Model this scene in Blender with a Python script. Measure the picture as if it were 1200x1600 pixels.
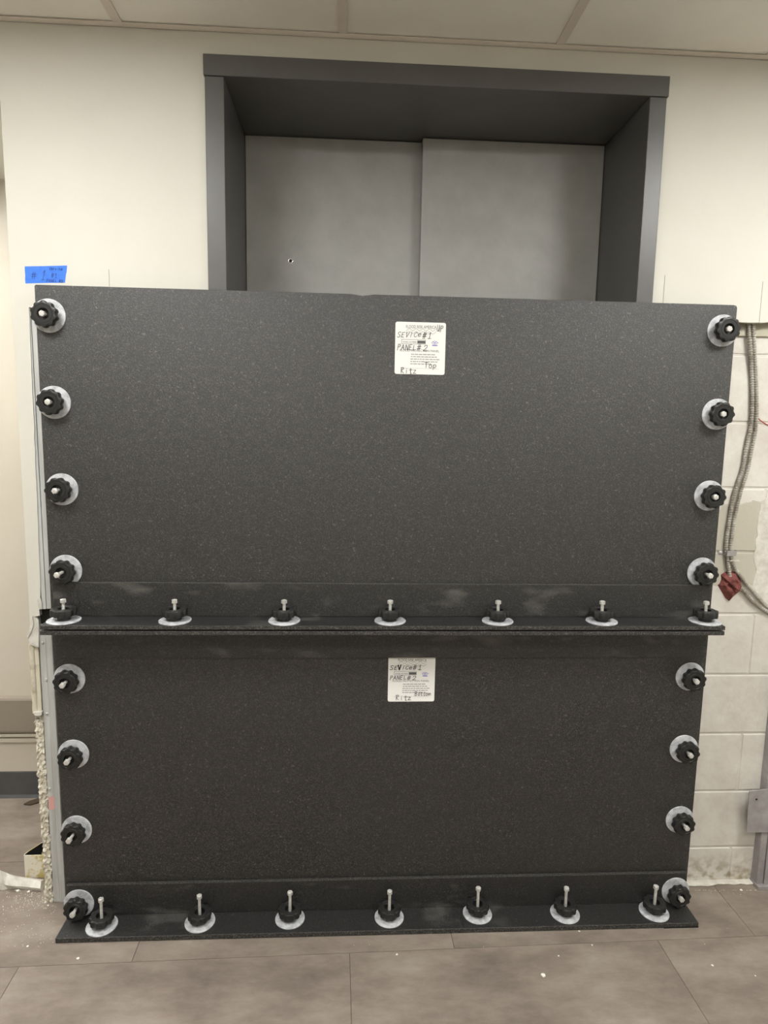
import bpy, bmesh, math, random
from mathutils import Matrix, Vector, noise
random.seed(7)
PI = math.pi
scn = bpy.context.scene
C = scn.collection
for o in list(bpy.data.objects):
    bpy.data.objects.remove(o)

# ------------------------------------------------------------------ camera
CAM = Vector((-0.1062, -1.9775, 1.5651))
YAW, PITCH, ROLL, FPX = 0.055495, 0.134442, -0.018293, 1014.81
_f = Vector((math.sin(YAW)*math.cos(PITCH), math.cos(YAW)*math.cos(PITCH), -math.sin(PITCH)))
_r = Vector((math.cos(YAW), -math.sin(YAW), 0))
_d = _f.cross(_r)
RX = math.cos(ROLL)*_r + math.sin(ROLL)*_d
DN = -math.sin(ROLL)*_r + math.cos(ROLL)*_d
cam = bpy.data.cameras.new('camera')
cam.sensor_fit = 'HORIZONTAL'; cam.sensor_width = 36.0; cam.lens = FPX/1200*36
cam.clip_start = 0.02
co = bpy.data.objects.new('camera', cam); C.objects.link(co)
m = Matrix.Identity(4)
for i in range(3):
    m[i][0] = RX[i]; m[i][1] = -DN[i]; m[i][2] = -_f[i]; m[i][3] = CAM[i]
co.matrix_world = m
scn.camera = co

def onY(u, v, y):            # photo pixel -> point on the plane Y = y
    d = RX*((u-600)/FPX) + DN*((v-800)/FPX) + _f
    return CAM + d*((y-CAM.y)/d.y)
def onZ(u, v, z):
    d = RX*((u-600)/FPX) + DN*((v-800)/FPX) + _f
    return CAM + d*((z-CAM.z)/d.z)

# ------------------------------------------------------------------ world / exposure
w = bpy.data.worlds.new('world'); scn.world = w; w.use_nodes = True
w.node_tree.nodes['Background'].inputs[0].default_value = (1.0, 0.96, 0.88, 1)
w.node_tree.nodes['Background'].inputs[1].default_value = 0.05
vs = scn.view_settings
vs.view_transform = 'Standard'; vs.look = 'None'; vs.gamma = 1.0; vs.use_curve_mapping = False
vs.exposure = 0.0
LIGHT_STRENGTH = 42.0
LIGHT_COLOR = (1.0, 0.99, 0.96)

# ------------------------------------------------------------------ materials
MATS = {}
def srgb(r, g, b):
    f = lambda c: (c/255/12.92 if c/255 <= .04045 else ((c/255+.055)/1.055)**2.4)
    return (f(r), f(g), f(b), 1)
def mat(name, col, rough=.6, metal=0.0, spec=.5, var=None, vscale=8.0, vdetail=6.0, vlo=.35, vhi=.65,
        bump=0.0, bscale=200.0, bdist=.001, stretch=None, emit=None):
    """principled material; var = second colour blended by world-space noise"""
    m = bpy.data.materials.new(name); m.use_nodes = True
    nt = m.node_tree; N = nt.nodes; L = nt.links
    b = N['Principled BSDF']
    b.inputs['Base Color'].default_value = col
    b.inputs['Roughness'].default_value = rough
    b.inputs['Metallic'].default_value = metal
    b.inputs['Specular IOR Level'].default_value = spec
    geo = N.new('ShaderNodeNewGeometry')
    src = geo.outputs['Position']
    if stretch:
        mp = N.new('ShaderNodeMapping'); mp.inputs['Scale'].default_value = stretch
        L.new(src, mp.inputs['Vector']); src = mp.outputs[0]
    if var:
        n = N.new('ShaderNodeTexNoise'); n.inputs['Scale'].default_value = vscale; n.inputs['Detail'].default_value = vdetail
        n.inputs['Roughness'].default_value = .6
        L.new(src, n.inputs['Vector'])
        r = N.new('ShaderNodeMapRange'); r.inputs[1].default_value = vlo; r.inputs[2].default_value = vhi
        L.new(n.outputs[0], r.inputs[0])
        x = N.new('ShaderNodeMix'); x.data_type = 'RGBA'
        x.inputs[6].default_value = col; x.inputs[7].default_value = var
        L.new(r.outputs[0], x.inputs[0]); L.new(x.outputs[2], b.inputs['Base Color'])
    if bump:
        n2 = N.new('ShaderNodeTexNoise'); n2.inputs['Scale'].default_value = bscale; n2.inputs['Detail'].default_value = 3
        L.new(src, n2.inputs['Vector'])
        bp = N.new('ShaderNodeBump'); bp.inputs['Strength'].default_value = bump; bp.inputs['Distance'].default_value = bdist
        L.new(n2.outputs[0], bp.inputs['Height']); L.new(bp.outputs[0], b.inputs['Normal'])
    if emit:
        b.inputs['Emission Color'].default_value = (*emit[0], 1); b.inputs['Emission Strength'].default_value = emit[1]
    MATS[name] = m
    return m

CREAM = srgb(216, 214, 204)
mat('wall_paint', CREAM, .62, var=srgb(212, 209, 198), vscale=3, bump=.12, bscale=160, bdist=.0006)
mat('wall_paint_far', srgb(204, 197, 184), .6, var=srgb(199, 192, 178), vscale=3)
mat('ceiling_tile', srgb(242, 239, 230), .85, var=srgb(236, 232, 222), vscale=3, bump=.25, bscale=260, bdist=.0008)
mat('grid_metal', srgb(220, 211, 200), .5)
mat('gypsum', srgb(230, 226, 212), .95, var=srgb(196, 188, 168), vscale=90, bump=.8, bscale=220, bdist=.003)
mat('bead_paint', srgb(216, 209, 190), .6, var=srgb(178, 166, 142), vscale=14, vlo=.5, vhi=.62)
mat('torn_paper', srgb(222, 220, 212), .8, var=srgb(196, 192, 182), vscale=40)
mat('galvanised', srgb(206, 207, 204), .5, metal=.12, var=srgb(182, 183, 180), vscale=9, stretch=(6, 6, .6), bump=.05)
mat('galvanised_dull', srgb(174, 171, 170), .55, metal=.2, var=srgb(148, 142, 143), vscale=14)
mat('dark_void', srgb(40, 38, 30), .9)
mat('frame_grey', srgb(92, 91, 90), .38, var=srgb(86, 85, 83), vscale=6, bump=.05, bscale=120)
mat('door_grey', srgb(172, 171, 167), .38, var=srgb(160, 159, 154), vscale=12, vlo=.35, vhi=.7, bump=.10, bscale=110, bdist=.0008)
mat('keyhole_black', srgb(8, 8, 8), .6)
mat('chrome', srgb(215, 215, 215), .22, metal=1.0)
mat('zinc_bolt', srgb(222, 221, 216), .35, metal=.35, var=srgb(196, 195, 190), vscale=120)
mat('knob_black', srgb(34, 34, 33), .42, bump=.06, bscale=300)
mat('washer_grey', srgb(204, 206, 210), .5, var=srgb(160, 162, 166), vscale=55, vlo=.42, vhi=.66, bump=.05)
mat('gasket_foam', srgb(22, 22, 22), .9)
mat('sticker_white', srgb(240, 240, 236), .45)
mat('ink_grey', srgb(92, 92, 92), .6)
mat('ink_light', srgb(172, 172, 170), .6)
mat('ink_black', srgb(24, 24, 26), .5)
mat('ink_blue', srgb(96, 96, 188), .5)
mat('ink_navy', srgb(36, 48, 120), .5)
mat('tape_blue', srgb(64, 128, 232), .65, var=srgb(56, 116, 222), vscale=60, bump=.1, bscale=400)
mat('guard_taupe', srgb(142, 133, 120), .5)
mat('guard_lip', srgb(196, 190, 176), .4)
mat('base_grey', srgb(82, 82, 84), .55, var=srgb(74, 74, 76), vscale=20)
mat('rubber_black', srgb(20, 20, 19), .8)
mat('adhesive', srgb(222, 216, 202), .85, var=srgb(196, 180, 120), vscale=22, vlo=.46, vhi=.52)
mat('chip_white', srgb(236, 233, 222), .85)
mat('red_putty', srgb(136, 78, 72), .85, var=srgb(92, 46, 42), vscale=45, vlo=.4, vhi=.65, bump=.4, bscale=120, bdist=.002)
mat('red_wire', srgb(160, 60, 52), .6)
mat('cable_steel', srgb(206, 203, 195), .38, metal=.35, var=srgb(160, 152, 140), vscale=30)
mat('pink_mark', srgb(222, 168, 164), .7)
mat('pencil', srgb(120, 116, 106), .8)
mat('light_frame', srgb(226, 224, 218), .5)
mat('alcove_fill_emitter', (1, 1, 1, 1), .5, emit=(LIGHT_COLOR, LIGHT_STRENGTH*.85))  # emission of the added alcove fill light
mat('light_diffuser', (1, 1, 1, 1), .5, emit=(LIGHT_COLOR, LIGHT_STRENGTH))
mat('plaster_smear', srgb(220, 217, 207), .9, var=srgb(198, 193, 182), vscale=40, bump=.4, bscale=140, bdist=.002)
mat('scrap_brown', srgb(74, 62, 48), .9)
mat('strip_grey', srgb(186, 181, 164), .7, var=srgb(170, 165, 146), vscale=20)
mat('dust', srgb(206, 200, 186), .95)

def hdpe(name, lo, hi, rough, spec, smudge=False, bstr=.55):
    """textured black plastic sheet: fine pebble grain, its glints put into the colour"""
    m = bpy.data.materials.new(name); m.use_nodes = True
    N = m.node_tree.nodes; L = m.node_tree.links; b = N['Principled BSDF']
    geo = N.new('ShaderNodeNewGeometry')
    n = N.new('ShaderNodeTexNoise'); n.inputs['Scale'].default_value = 330; n.inputs['Detail'].default_value = 4; n.inputs['Roughness'].default_value = .75
    L.new(geo.outputs['Position'], n.inputs['Vector'])
    r = N.new('ShaderNodeMapRange'); r.inputs[1].default_value = .50; r.inputs[2].default_value = .68
    L.new(n.outputs[0], r.inputs[0])
    x = N.new('ShaderNodeMix'); x.data_type = 'RGBA'; x.inputs[6].default_value = lo; x.inputs[7].default_value = hi
    L.new(r.outputs[0], x.inputs[0])
    # scattered pale flecks: specular glints painted as colour
    v = N.new('ShaderNodeTexNoise'); v.inputs['Scale'].default_value = 130; v.inputs['Detail'].default_value = 1
    L.new(geo.outputs['Position'], v.inputs['Vector'])
    r2 = N.new('ShaderNodeMapRange'); r2.inputs[1].default_value = .68; r2.inputs[2].default_value = .78; r2.inputs[4].default_value = .45
    L.new(v.outputs[0], r2.inputs[0])
    x2 = N.new('ShaderNodeMix'); x2.data_type = 'RGBA'; x2.inputs[7].default_value = srgb(120, 116, 108)
    L.new(r2.outputs[0], x2.inputs[0]); L.new(x.outputs[2], x2.inputs[6])
    out = x2.outputs[2]
    if smudge:
        mp = N.new('ShaderNodeMapping'); mp.inputs['Scale'].default_value = (7, 10, 20)
        L.new(geo.outputs['Position'], mp.inputs['Vector'])
        s = N.new('ShaderNodeTexNoise'); s.inputs['Scale'].default_value = 1.0; s.inputs['Detail'].default_value = 2
        L.new(mp.outputs[0], s.inputs['Vector'])
        r3 = N.new('ShaderNodeMapRange'); r3.inputs[1].default_value = .60; r3.inputs[2].default_value = .78; r3.inputs[4].default_value = .24
        L.new(s.outputs[0], r3.inputs[0])
        x3 = N.new('ShaderNodeMix'); x3.data_type = 'RGBA'; x3.inputs[7].default_value = srgb(150, 148, 142)
        L.new(r3.outputs[0], x3.inputs[0]); L.new(out, x3.inputs[6]); out = x3.outputs[2]
    L.new(out, b.inputs['Base Color'])
    b.inputs['Roughness'].default_value = rough; b.inputs['Specular IOR Level'].default_value = spec
    bp = N.new('ShaderNodeBump'); bp.inputs['Strength'].default_value = bstr; bp.inputs['Distance'].default_value = .0012
    L.new(n.outputs[0], bp.inputs['Height']); L.new(bp.outputs[0], b.inputs['Normal'])
    MATS[name] = m
hdpe('panel_black', srgb(6, 6, 6), srgb(82, 81, 80), .42, 1.0, bstr=1.0)
hdpe('panel_leg', srgb(6, 6, 6), srgb(70, 69, 68), .45, .9, smudge=True, bstr=1.0)
hdpe('panel_edge', srgb(40, 39, 37), srgb(118, 115, 110), .6, .4)

def floor_mat(name, seed):
    m = bpy.data.materials.new(name); m.use_nodes = True
    N = m.node_tree.nodes; L = m.node_tree.links; b = N['Principled BSDF']
    tc = N.new('ShaderNodeTexCoord'); info = N.new('ShaderNodeObjectInfo')
    geo = N.new('ShaderNodeNewGeometry')
    add = N.new('ShaderNodeVectorMath'); add.operation = 'ADD'
    mul = N.new('ShaderNodeVectorMath'); mul.operation = 'SCALE'; mul.inputs[3].default_value = 37.0
    L.new(info.outputs['Location'], mul.inputs[0]); L.new(mul.outputs[0], add.inputs[1]); L.new(geo.outputs['Position'], add.inputs[0])
    mp = N.new('ShaderNodeMapping'); mp.inputs['Scale'].default_value = (1, 2.1, 1); L.new(add.outputs[0], mp.inputs['Vector'])
    n = N.new('ShaderNodeTexNoise'); n.inputs['Scale'].default_value = 3.2; n.inputs['Detail'].default_value = 8; n.inputs['Roughness'].default_value = .68
    L.new(mp.outputs[0], n.inputs['Vector'])
    r = N.new('ShaderNodeValToRGB')
    r.color_ramp.elements[0].position = .30; r.color_ramp.elements[0].color = srgb(104, 94, 87)
    r.color_ramp.elements[1].position = .72; r.color_ramp.elements[1].color = srgb(158, 148, 137)
    e = r.color_ramp.elements.new(.5); e.color = srgb(133, 122, 112)
    L.new(n.outputs[0], r.inputs[0]); L.new(r.outputs[0], b.inputs['Base Color'])
    b.inputs['Roughness'].default_value = .5; b.inputs['Specular IOR Level'].default_value = .4
    n2 = N.new('ShaderNodeTexNoise'); n2.inputs['Scale'].default_value = 40; n2.inputs['Detail'].default_value = 5
    L.new(mp.outputs[0], n2.inputs['Vector'])
    bp = N.new('ShaderNodeBump'); bp.inputs['Strength'].default_value = .15; bp.inputs['Distance'].default_value = .001
    L.new(n2.outputs[0], bp.inputs['Height']); L.new(bp.outputs[0], b.inputs['Normal'])
    MATS[name] = m
floor_mat('vinyl_plank', 0)
mat('seam_dark', srgb(52, 46, 42), .9)

def block_mat():
    """cream painted concrete block with one bare grey area and grubby foot"""
    m = bpy.data.materials.new('painted_block'); m.use_nodes = True
    N = m.node_tree.nodes; L = m.node_tree.links; b = N['Principled BSDF']
    geo = N.new('ShaderNodeNewGeometry')
    n = N.new('ShaderNodeTexNoise'); n.inputs['Scale'].default_value = 14; n.inputs['Detail'].default_value = 7; n.inputs['Roughness'].default_value = .65
    L.new(geo.outputs['Position'], n.inputs['Vector'])
    r = N.new('ShaderNodeMapRange'); r.inputs[1].default_value = .35; r.inputs[2].default_value = .7
    L.new(n.outputs[0], r.inputs[0])
    x = N.new('ShaderNodeMix'); x.data_type = 'RGBA'; x.inputs[6].default_value = srgb(219, 216, 207); x.inputs[7].default_value = srgb(203, 196, 187)
    L.new(r.outputs[0], x.inputs[0])
    sep = N.new('ShaderNodeSeparateXYZ'); L.new(geo.outputs['Position'], sep.inputs[0])
    def math_(op, a, bb):
        k = N.new('ShaderNodeMath'); k.operation = op
        for i, q in enumerate((a, bb)):
            if hasattr(q, 'is_linked') or not isinstance(q, (int, float)): L.new(q, k.inputs[i])
            else: k.inputs[i].default_value = q
        return k.outputs[0]
    # bare patch: irregular blob
    dx = math_('MULTIPLY', math_('SUBTRACT', sep.outputs[0], 1.165), 1/.105)
    dz = math_('MULTIPLY', math_('SUBTRACT', sep.outputs[2], 1.195), 1/.135)
    d2 = math_('ADD', math_('POWER', math_('ABSOLUTE', dx, 0), 4), math_('POWER', math_('ABSOLUTE', dz, 0), 4))
    dn = math_('ADD', d2, math_('MULTIPLY', math_('SUBTRACT', n.outputs[0], .5), 3.2))
    rp = N.new('ShaderNodeMapRange'); rp.inputs[1].default_value = 1.05; rp.inputs[2].default_value = .95; L.new(dn, rp.inputs[0])
    x2 = N.new('ShaderNodeMix'); x2.data_type = 'RGBA'; x2.inputs[7].default_value = srgb(188, 183, 168)
    L.new(rp.outputs[0], x2.inputs[0]); L.new(x.outputs[2], x2.inputs[6])
    # grubby foot
    rz = N.new('ShaderNodeMapRange'); rz.inputs[1].default_value = .12; rz.inputs[2].default_value = .02; L.new(sep.outputs[2], rz.inputs[0])
    n3 = N.new('ShaderNodeTexNoise'); n3.inputs['Scale'].default_value = 30; n3.inputs['Detail'].default_value = 6
    L.new(geo.outputs['Position'], n3.inputs['Vector'])
    r3 = N.new('ShaderNodeMapRange'); r3.inputs[1].default_value = .45; r3.inputs[2].default_value = .62; L.new(n3.outputs[0], r3.inputs[0])
    k = math_('MULTIPLY', rz.outputs[0], r3.outputs[0])
    x3 = N.new('ShaderNodeMix'); x3.data_type = 'RGBA'; x3.inputs[7].default_value = srgb(156, 144, 118)
    L.new(k, x3.inputs[0]); L.new(x2.outputs[2], x3.inputs[6])
    L.new(x3.outputs[2], b.inputs['Base Color']); b.inputs['Roughness'].default_value = .6
    bp = N.new('ShaderNodeBump'); bp.inputs['Strength'].default_value = .35; bp.inputs['Distance'].default_value = .002
    n4 = N.new('ShaderNodeTexNoise'); n4.inputs['Scale'].default_value = 70; n4.inputs['Detail'].default_value = 5
    L.new(geo.outputs['Position'], n4.inputs['Vector'])
    L.new(n4.outputs[0], bp.inputs['Height']); L.new(bp.outputs[0], b.inputs['Normal'])
    MATS['painted_block'] = m
block_mat()

# ------------------------------------------------------------------ mesh helpers
WL = {}            # world origin of each unrotated object
class MB:
    def __init__(s): s.v = []; s.f = []; s.mi = []
    def add(s, vs, fs, mi=0):
        b = len(s.v); s.v += [Vector(p) for p in vs]; s.f += [[i+b for i in f] for f in fs]; s.mi += [mi]*len(fs); return s
    def box(s, x0, x1, y0, y1, z0, z1, mi=0):
        return s.add([(x0,y0,z0),(x1,y0,z0),(x1,y1,z0),(x0,y1,z0),(x0,y0,z1),(x1,y0,z1),(x1,y1,z1),(x0,y1,z1)],
                     [(0,3,2,1),(4,5,6,7),(0,1,5,4),(1,2,6,5),(2,3,7,6),(3,0,4,7)], mi)
    def prism_y(s, poly, y0, y1, mi=0, side=None):      # polygon in XZ, counter-clockwise seen from -Y
        n = len(poly)
        s.add([(p[0], y0, p[1]) for p in poly]+[(p[0], y1, p[1]) for p in poly], [list(range(n)), list(range(2*n-1, n-1, -1))], mi)
        b = len(s.v)-2*n
        for i in range(n):
            j = (i+1) % n
            s.f.append([b+i, b+n+i, b+n+j, b+j]); s.mi.append(mi if side is None else side)
        return s
    def prism_z(s, poly, z0, z1, mi=0):
        n = len(poly)
        s.add([(p[0], p[1], z0) for p in poly]+[(p[0], p[1], z1) for p in poly], [list(range(n-1, -1, -1)), list(range(n, 2*n))], mi)
        b = len(s.v)-2*n
        for i in range(n):
            j = (i+1) % n
            s.f.append([b+i, b+j, b+n+j, b+n+i]); s.mi.append(mi)
        return s
    def prism_x(s, poly, x0, x1, mi=0):                 # polygon in YZ
        n = len(poly)
        s.add([(x0, p[0], p[1]) for p in poly]+[(x1, p[0], p[1]) for p in poly], [list(range(n-1, -1, -1)), list(range(n, 2*n))], mi)
        b = len(s.v)-2*n
        for i in range(n):
            j = (i+1) % n
            s.f.append([b+i, b+j, b+n+j, b+n+i]); s.mi.append(mi)
        return s
    def lathe(s, prof, n=32, rad=None, mi=0, cap=True):  # prof [(r,z)], rad(theta, k) multiplies radius
        b = len(s.v)
        for k, (r, z) in enumerate(prof):
            for i in range(n):
                t = 2*PI*i/n; q = r*(rad(t, k) if rad else 1)
                s.v.append(Vector((q*math.cos(t), q*math.sin(t), z)))
        for k in range(len(prof)-1):
            for i in range(n):
                j = (i+1) % n
                s.f.append([b+k*n+i, b+k*n+j, b+(k+1)*n+j, b+(k+1)*n+i]); s.mi.append(mi)
        if cap:
            s.f.append([b+i for i in range(n-1, -1, -1)]); s.mi.append(mi)
            e = b+(len(prof)-1)*n; s.f.append([e+i for i in range(n)]); s.mi.append(mi)
        return s
    def tube(s, pts, rf, n=8, mi=0):
        b = len(s.v); up = Vector((0.3, 1, 0.1)).normalized()
        for k, p in enumerate(pts):
            t = (pts[min(k+1, len(pts)-1)]-pts[max(k-1, 0)]).normalized()
            a = t.cross(up).normalized(); c = t.cross(a)
            r = rf(k) if callable(rf) else rf
            for i in range(n):
                q = 2*PI*i/n; s.v.append(p+a*(r*math.cos(q))+c*(r*math.sin(q)))
        for k in range(len(pts)-1):
            for i in range(n):
                j = (i+1) % n
                s.f.append([b+k*n+i, b+k*n+j, b+(k+1)*n+j, b+(k+1)*n+i]); s.mi.append(mi)
        s.f.append([b+i for i in range(n-1, -1, -1)]); s.mi.append(mi)
        e = b+(len(pts)-1)*n; s.f.append([e+i for i in range(n)]); s.mi.append(mi)
        return s
    def build(s, name, mats, parent=None, origin=None, bevel=0, smooth=False, seg=2, fix=True):
        me = bpy.data.meshes.new(name)
        if origin is None:
            lo = [min(p[i] for p in s.v) for i in range(3)]; hi = [max(p[i] for p in s.v) for i in range(3)]
            origin = Vector(((lo[0]+hi[0])/2, (lo[1]+hi[1])/2, lo[2]))
        origin = Vector(origin)
        me.from_pydata([p-origin for p in s.v], [], s.f)
        if isinstance(mats, str): mats = [mats]
        for q in mats: me.materials.append(MATS[q])
        for pl, i in zip(me.polygons, s.mi): pl.material_index = i
        if fix:
            bm = bmesh.new(); bm.from_mesh(me); bmesh.ops.recalc_face_normals(bm, faces=bm.faces); bm.to_mesh(me); bm.free()
        if smooth:
            me.shade_smooth()
            try: me.set_sharp_from_angle(angle=math.radians(38))
            except Exception: pass
        o = bpy.data.objects.new(name, me); C.objects.link(o)
        place(o, origin, parent)
        if bevel:
            bv = o.modifiers.new('bevel', 'BEVEL'); bv.width = bevel; bv.segments = seg; bv.limit_method = 'ANGLE'; bv.angle_limit = math.radians(40)
        return o
def place(o, origin, parent):
    WL[o.name] = Vector(origin)
    if parent is not None:
        o.parent = parent; o.location = Vector(origin)-WL[parent.name]
    else:
        o.location = origin
def empty(name, loc, parent=None):
    o = bpy.data.objects.new(name, None); C.objects.link(o); o.empty_display_size = .1
    place(o, loc, parent); return o
def tag(o, label=None, cat=None, group=None, kind=None):
    if label: o['label'] = label
    if cat: o['category'] = cat
    if group: o['group'] = group
    if kind: o['kind'] = kind
    return o
def rag(pts, amp, step, seed=0, closed=False):          # roughen a polyline (2D)
    rnd = random.Random(seed); out = []
    for a, b in zip(pts, pts[1:]):
        d = math.hypot(b[0]-a[0], b[1]-a[1]); n = max(1, int(d/step))
        for i in range(n):
            t = i/n; x = a[0]+(b[0]-a[0])*t; z = a[1]+(b[1]-a[1])*t
            k = amp if i else amp*.3
            out.append((x+rnd.uniform(-k, k), z+rnd.uniform(-k, k)))
    out.append(pts[-1]); return out
def pxy(pts, y): return [(onY(u, v, y).x, onY(u, v, y).z) for u, v in pts]

# ------------------------------------------------------------------ main dimensions (metres)
ZC = 2.6297            # ceiling
XE = -1.0745           # free end of the lift wall (left)
FX0, FX1, FZ = -0.519, 0.8, 2.566          # door frame outer
IX0, IX1, IZ = -0.463, 0.746, 2.511        # door opening
YB = 0.037             # block face
RX0, RX1, RY0 = -2.9, 2.6, -4.2            # room
YALC = 0.622           # alcove rear wall
ZALC = 2.43            # alcove soffit

# ------------------------------------------------------------------ floor
fl = MB().box(RX0-.1, RX1+.1, RY0-.1, YALC+.1, -.08, -.003).build('floor', 'seam_dark', origin=(0, 0, -.08))
tag(fl, 'grey-brown cloudy vinyl plank floor', kind='structure')
A = math.atan(.0188); ca, sa = math.cos(A), math.sin(A)
PW, PL = .462, .950
mp_ = MB().box(-PL/2+.0007, PL/2-.0007, -PW/2+.0007, PW/2-.0007, -.003, 0)
pm = None
for r in range(-9, 3):                                  # row r lies between seams r and r+1
    off = (-.0876 if r % 2 == 1 else .2280)
    off = -.0876 + (.3156 if r % 2 == 0 else 0)
    for cidx in range(-4, 4):
        lx = off + cidx*PL + PL/2; ly = (r+.5)*PW + PW
        # local frame: seam origin at (0,-.2305)
        x = lx*ca - (ly-PW)*sa; y = -.2305 + lx*sa + (ly-PW)*ca
        if x < RX0-.3 or x > RX1+.3 or y < RY0-.2 or y > YALC+.25: continue
        if pm is None:
            o = mp_.build('plank', 'vinyl_plank', fl, origin=(0, 0, 0)); pm = o.data
            for p in o.data.materials: pass
        else:
            o = bpy.data.objects.new('plank', pm); C.objects.link(o); o.parent = fl
        o.location = Vector((x, y, 0))-WL['floor']; o.rotation_euler = (0, 0, A)

# ------------------------------------------------------------------ ceiling with lay-in grid and troffers
ce = MB().box(RX0-.1, RX1+.1, RY0-.1, YALC+.1, ZC+.03, ZC+.08).build('ceiling', 'ceiling_tile', origin=(0, 0, ZC+.03))
tag(ce, 'white lay-in tile ceiling on a metal grid', kind='structure')
GX, GS = -.7447, .6096
YG = [-.85, -1.46, -2.07, -2.68, -3.90]                  # cross tees
xs = [GX+GS*k for k in range(-4, 7)]
xs = [x for x in xs if RX0 < x < RX1]
ex = [RX0]+xs+[RX1]; ey = [0.0]+YG+[RY0]
LIGHTS = set()
for i in range(len(ex)-1):
    xc = (ex[i]+ex[i+1])/2
    for j in range(len(ey)-1):
        if j == 1 and (abs(xc+1.05) < .1 or abs(xc-1.39) < .1): LIGHTS.add((i, j)); continue
        if j == 3 and abs(xc-.17) < .1: LIGHTS.add((i, j)); continue
        MB().box(ex[i]+.004, ex[i+1]-.004, ey[j+1]+.004, ey[j]-.004, ZC+.004, ZC+.018).build('ceiling_tile', 'ceiling_tile', ce)
for x in xs:
    MB().box(x-.0125, x+.0125, RY0, -.002, ZC, ZC+.0035).box(x-.001, x+.001, RY0, -.002, ZC+.0035, ZC+.03).build('grid_bar', 'grid_metal', ce)
for y in YG:
    MB().box(RX0, RX1, y-.0125, y+.0125, ZC+.0006, ZC+.003).build('cross_bar', 'grid_metal', ce)
tr = MB().box(RX0, RX1, -.022, 0, ZC-.0005, ZC+.0015).box(RX0, RX1, -.0015, 0, ZC-.0005, ZC+.02).build('trim_1', 'grid_metal', origin=(0, 0, ZC))
tag(tr, 'pale wall angle carrying the ceiling tiles along the wall', kind='structure')
side = {0: 'left', 1: 'right'}
for n, (i, j) in enumerate(sorted(LIGHTS)):
    x0, x1, y0, y1 = ex[i]+.014, ex[i+1]-.014, ey[j+1]+.014, ey[j]-.014
    t = empty('ceiling_light', ((x0+x1)/2, (y0+y1)/2, ZC+.003))
    tag(t, 'recessed ceiling light panel ' + ('above and behind the camera' if j == 3 else 'in front of the left end of the panels' if x1 < 0 else 'in front of the right end of the panels'),
        'ceiling light', 'recessed ceiling lights')
    f = MB(); w_ = .02
    f.box(x0, x1, y0, y0+w_, ZC+.003, ZC+.02); f.box(x0, x1, y1-w_, y1, ZC+.003, ZC+.02)
    f.box(x0, x0+w_, y0+w_, y1-w_, ZC+.003, ZC+.02); f.box(x1-w_, x1, y0+w_, y1-w_, ZC+.003, ZC+.02)
    f.build('light_frame', 'light_frame', t)
    MB().box(x0+w_, x1-w_, y0+w_, y1-w_, ZC+.010, ZC+.016).build('diffuser', 'light_diffuser', t)

# ------------------------------------------------------------------ walls of the room behind the camera
tag(MB().box(RX0-.1, RX0, RY0, 0, 0, ZC+.03).build('wall_west', 'wall_paint'), 'cream painted side wall out of view', kind='structure')
tag(MB().box(RX1, RX1+.1, RY0, 0, 0, ZC+.03).build('wall_east', 'wall_paint'), 'cream painted side wall out of view', kind='structure')
tag(MB().box(RX0-.1, RX1+.1, RY0-.1, RY0, 0, ZC+.03).build('wall_front', 'wall_paint'), 'cream painted wall behind the camera', kind='structure')

# ------------------------------------------------------------------ lift wall: drywall skin
wb = MB()
cutL = pxy([(45, 480), (46.5, 520), (49, 580), (52.5, 650), (55, 720), (58.5, 800), (61.5, 880), (63, 930), (62.5, 938), (60, 944), (61.5, 955), (62, 962)], 0)
endL = pxy([(53, 964), (52, 972), (46, 990)], 0)
zcut = 1.886
# left pier, counter-clockwise seen from the room
poly = [(XE, endL[1][1]-.006), endL[1], endL[0]] + rag(cutL[::-1], .0012, .03, 3) + [(-1.0, cutL[0][1]-.002), (FX0+.02, 1.84), (FX0+.02, ZC+.03), (XE, ZC+.03)]
wb.prism_y(poly, 0, .0159, 0, side=2)
wb.box(FX0+.02, FX1-.02, 0, .0159, FZ-.02, ZC+.03)
rz = [(FX1-.02, 1.893), (1.06, 1.8925), (1.1045, 1.892), (1.155, 1.893), (1.19, 1.899), (1.26, 1.901), (1.5, 1.899)]
rz = rag(rz, .0015, .03, 5)
wb.prism_y(rz+[(1.5, ZC+.03), (FX1-.02, ZC+.03)], 0, .0159, 0, side=1)
wb.box(1.5, RX1, 0, .0159, 0, ZC+.03)
wb.box(RX0, XE+.0, 0, .0159, ZALC, ZC+.03)              # head over the alcove
wall = wb.build('wall_back', ['wall_paint', 'gypsum', 'galvanised'], origin=(0, 0, 0))
tag(wall, 'cream drywall around the dark lift door, cut away low down', kind='structure')
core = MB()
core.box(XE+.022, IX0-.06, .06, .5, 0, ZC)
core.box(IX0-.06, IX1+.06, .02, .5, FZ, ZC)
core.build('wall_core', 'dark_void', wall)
MB().box(XE, XE+.0159, .017, YALC, .62, ZC).build('return_board', ['wall_paint'], wall)
MB().box(RX0, XE, .017, YALC, ZALC, ZALC+.016).build('alcove_soffit', 'wall_paint', wall)
for u, v0, v1 in ((170, 421, 470), (1039, 430, 480), (1192, 440, 507)):
    a, b = onY(u, v0, 0), onY(u, v1, 0)
    MB().box(a.x-.0006, a.x+.0006, -.0004, .0002, b.z, a.z).build('pencil_line', 'pencil', wall)

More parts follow.
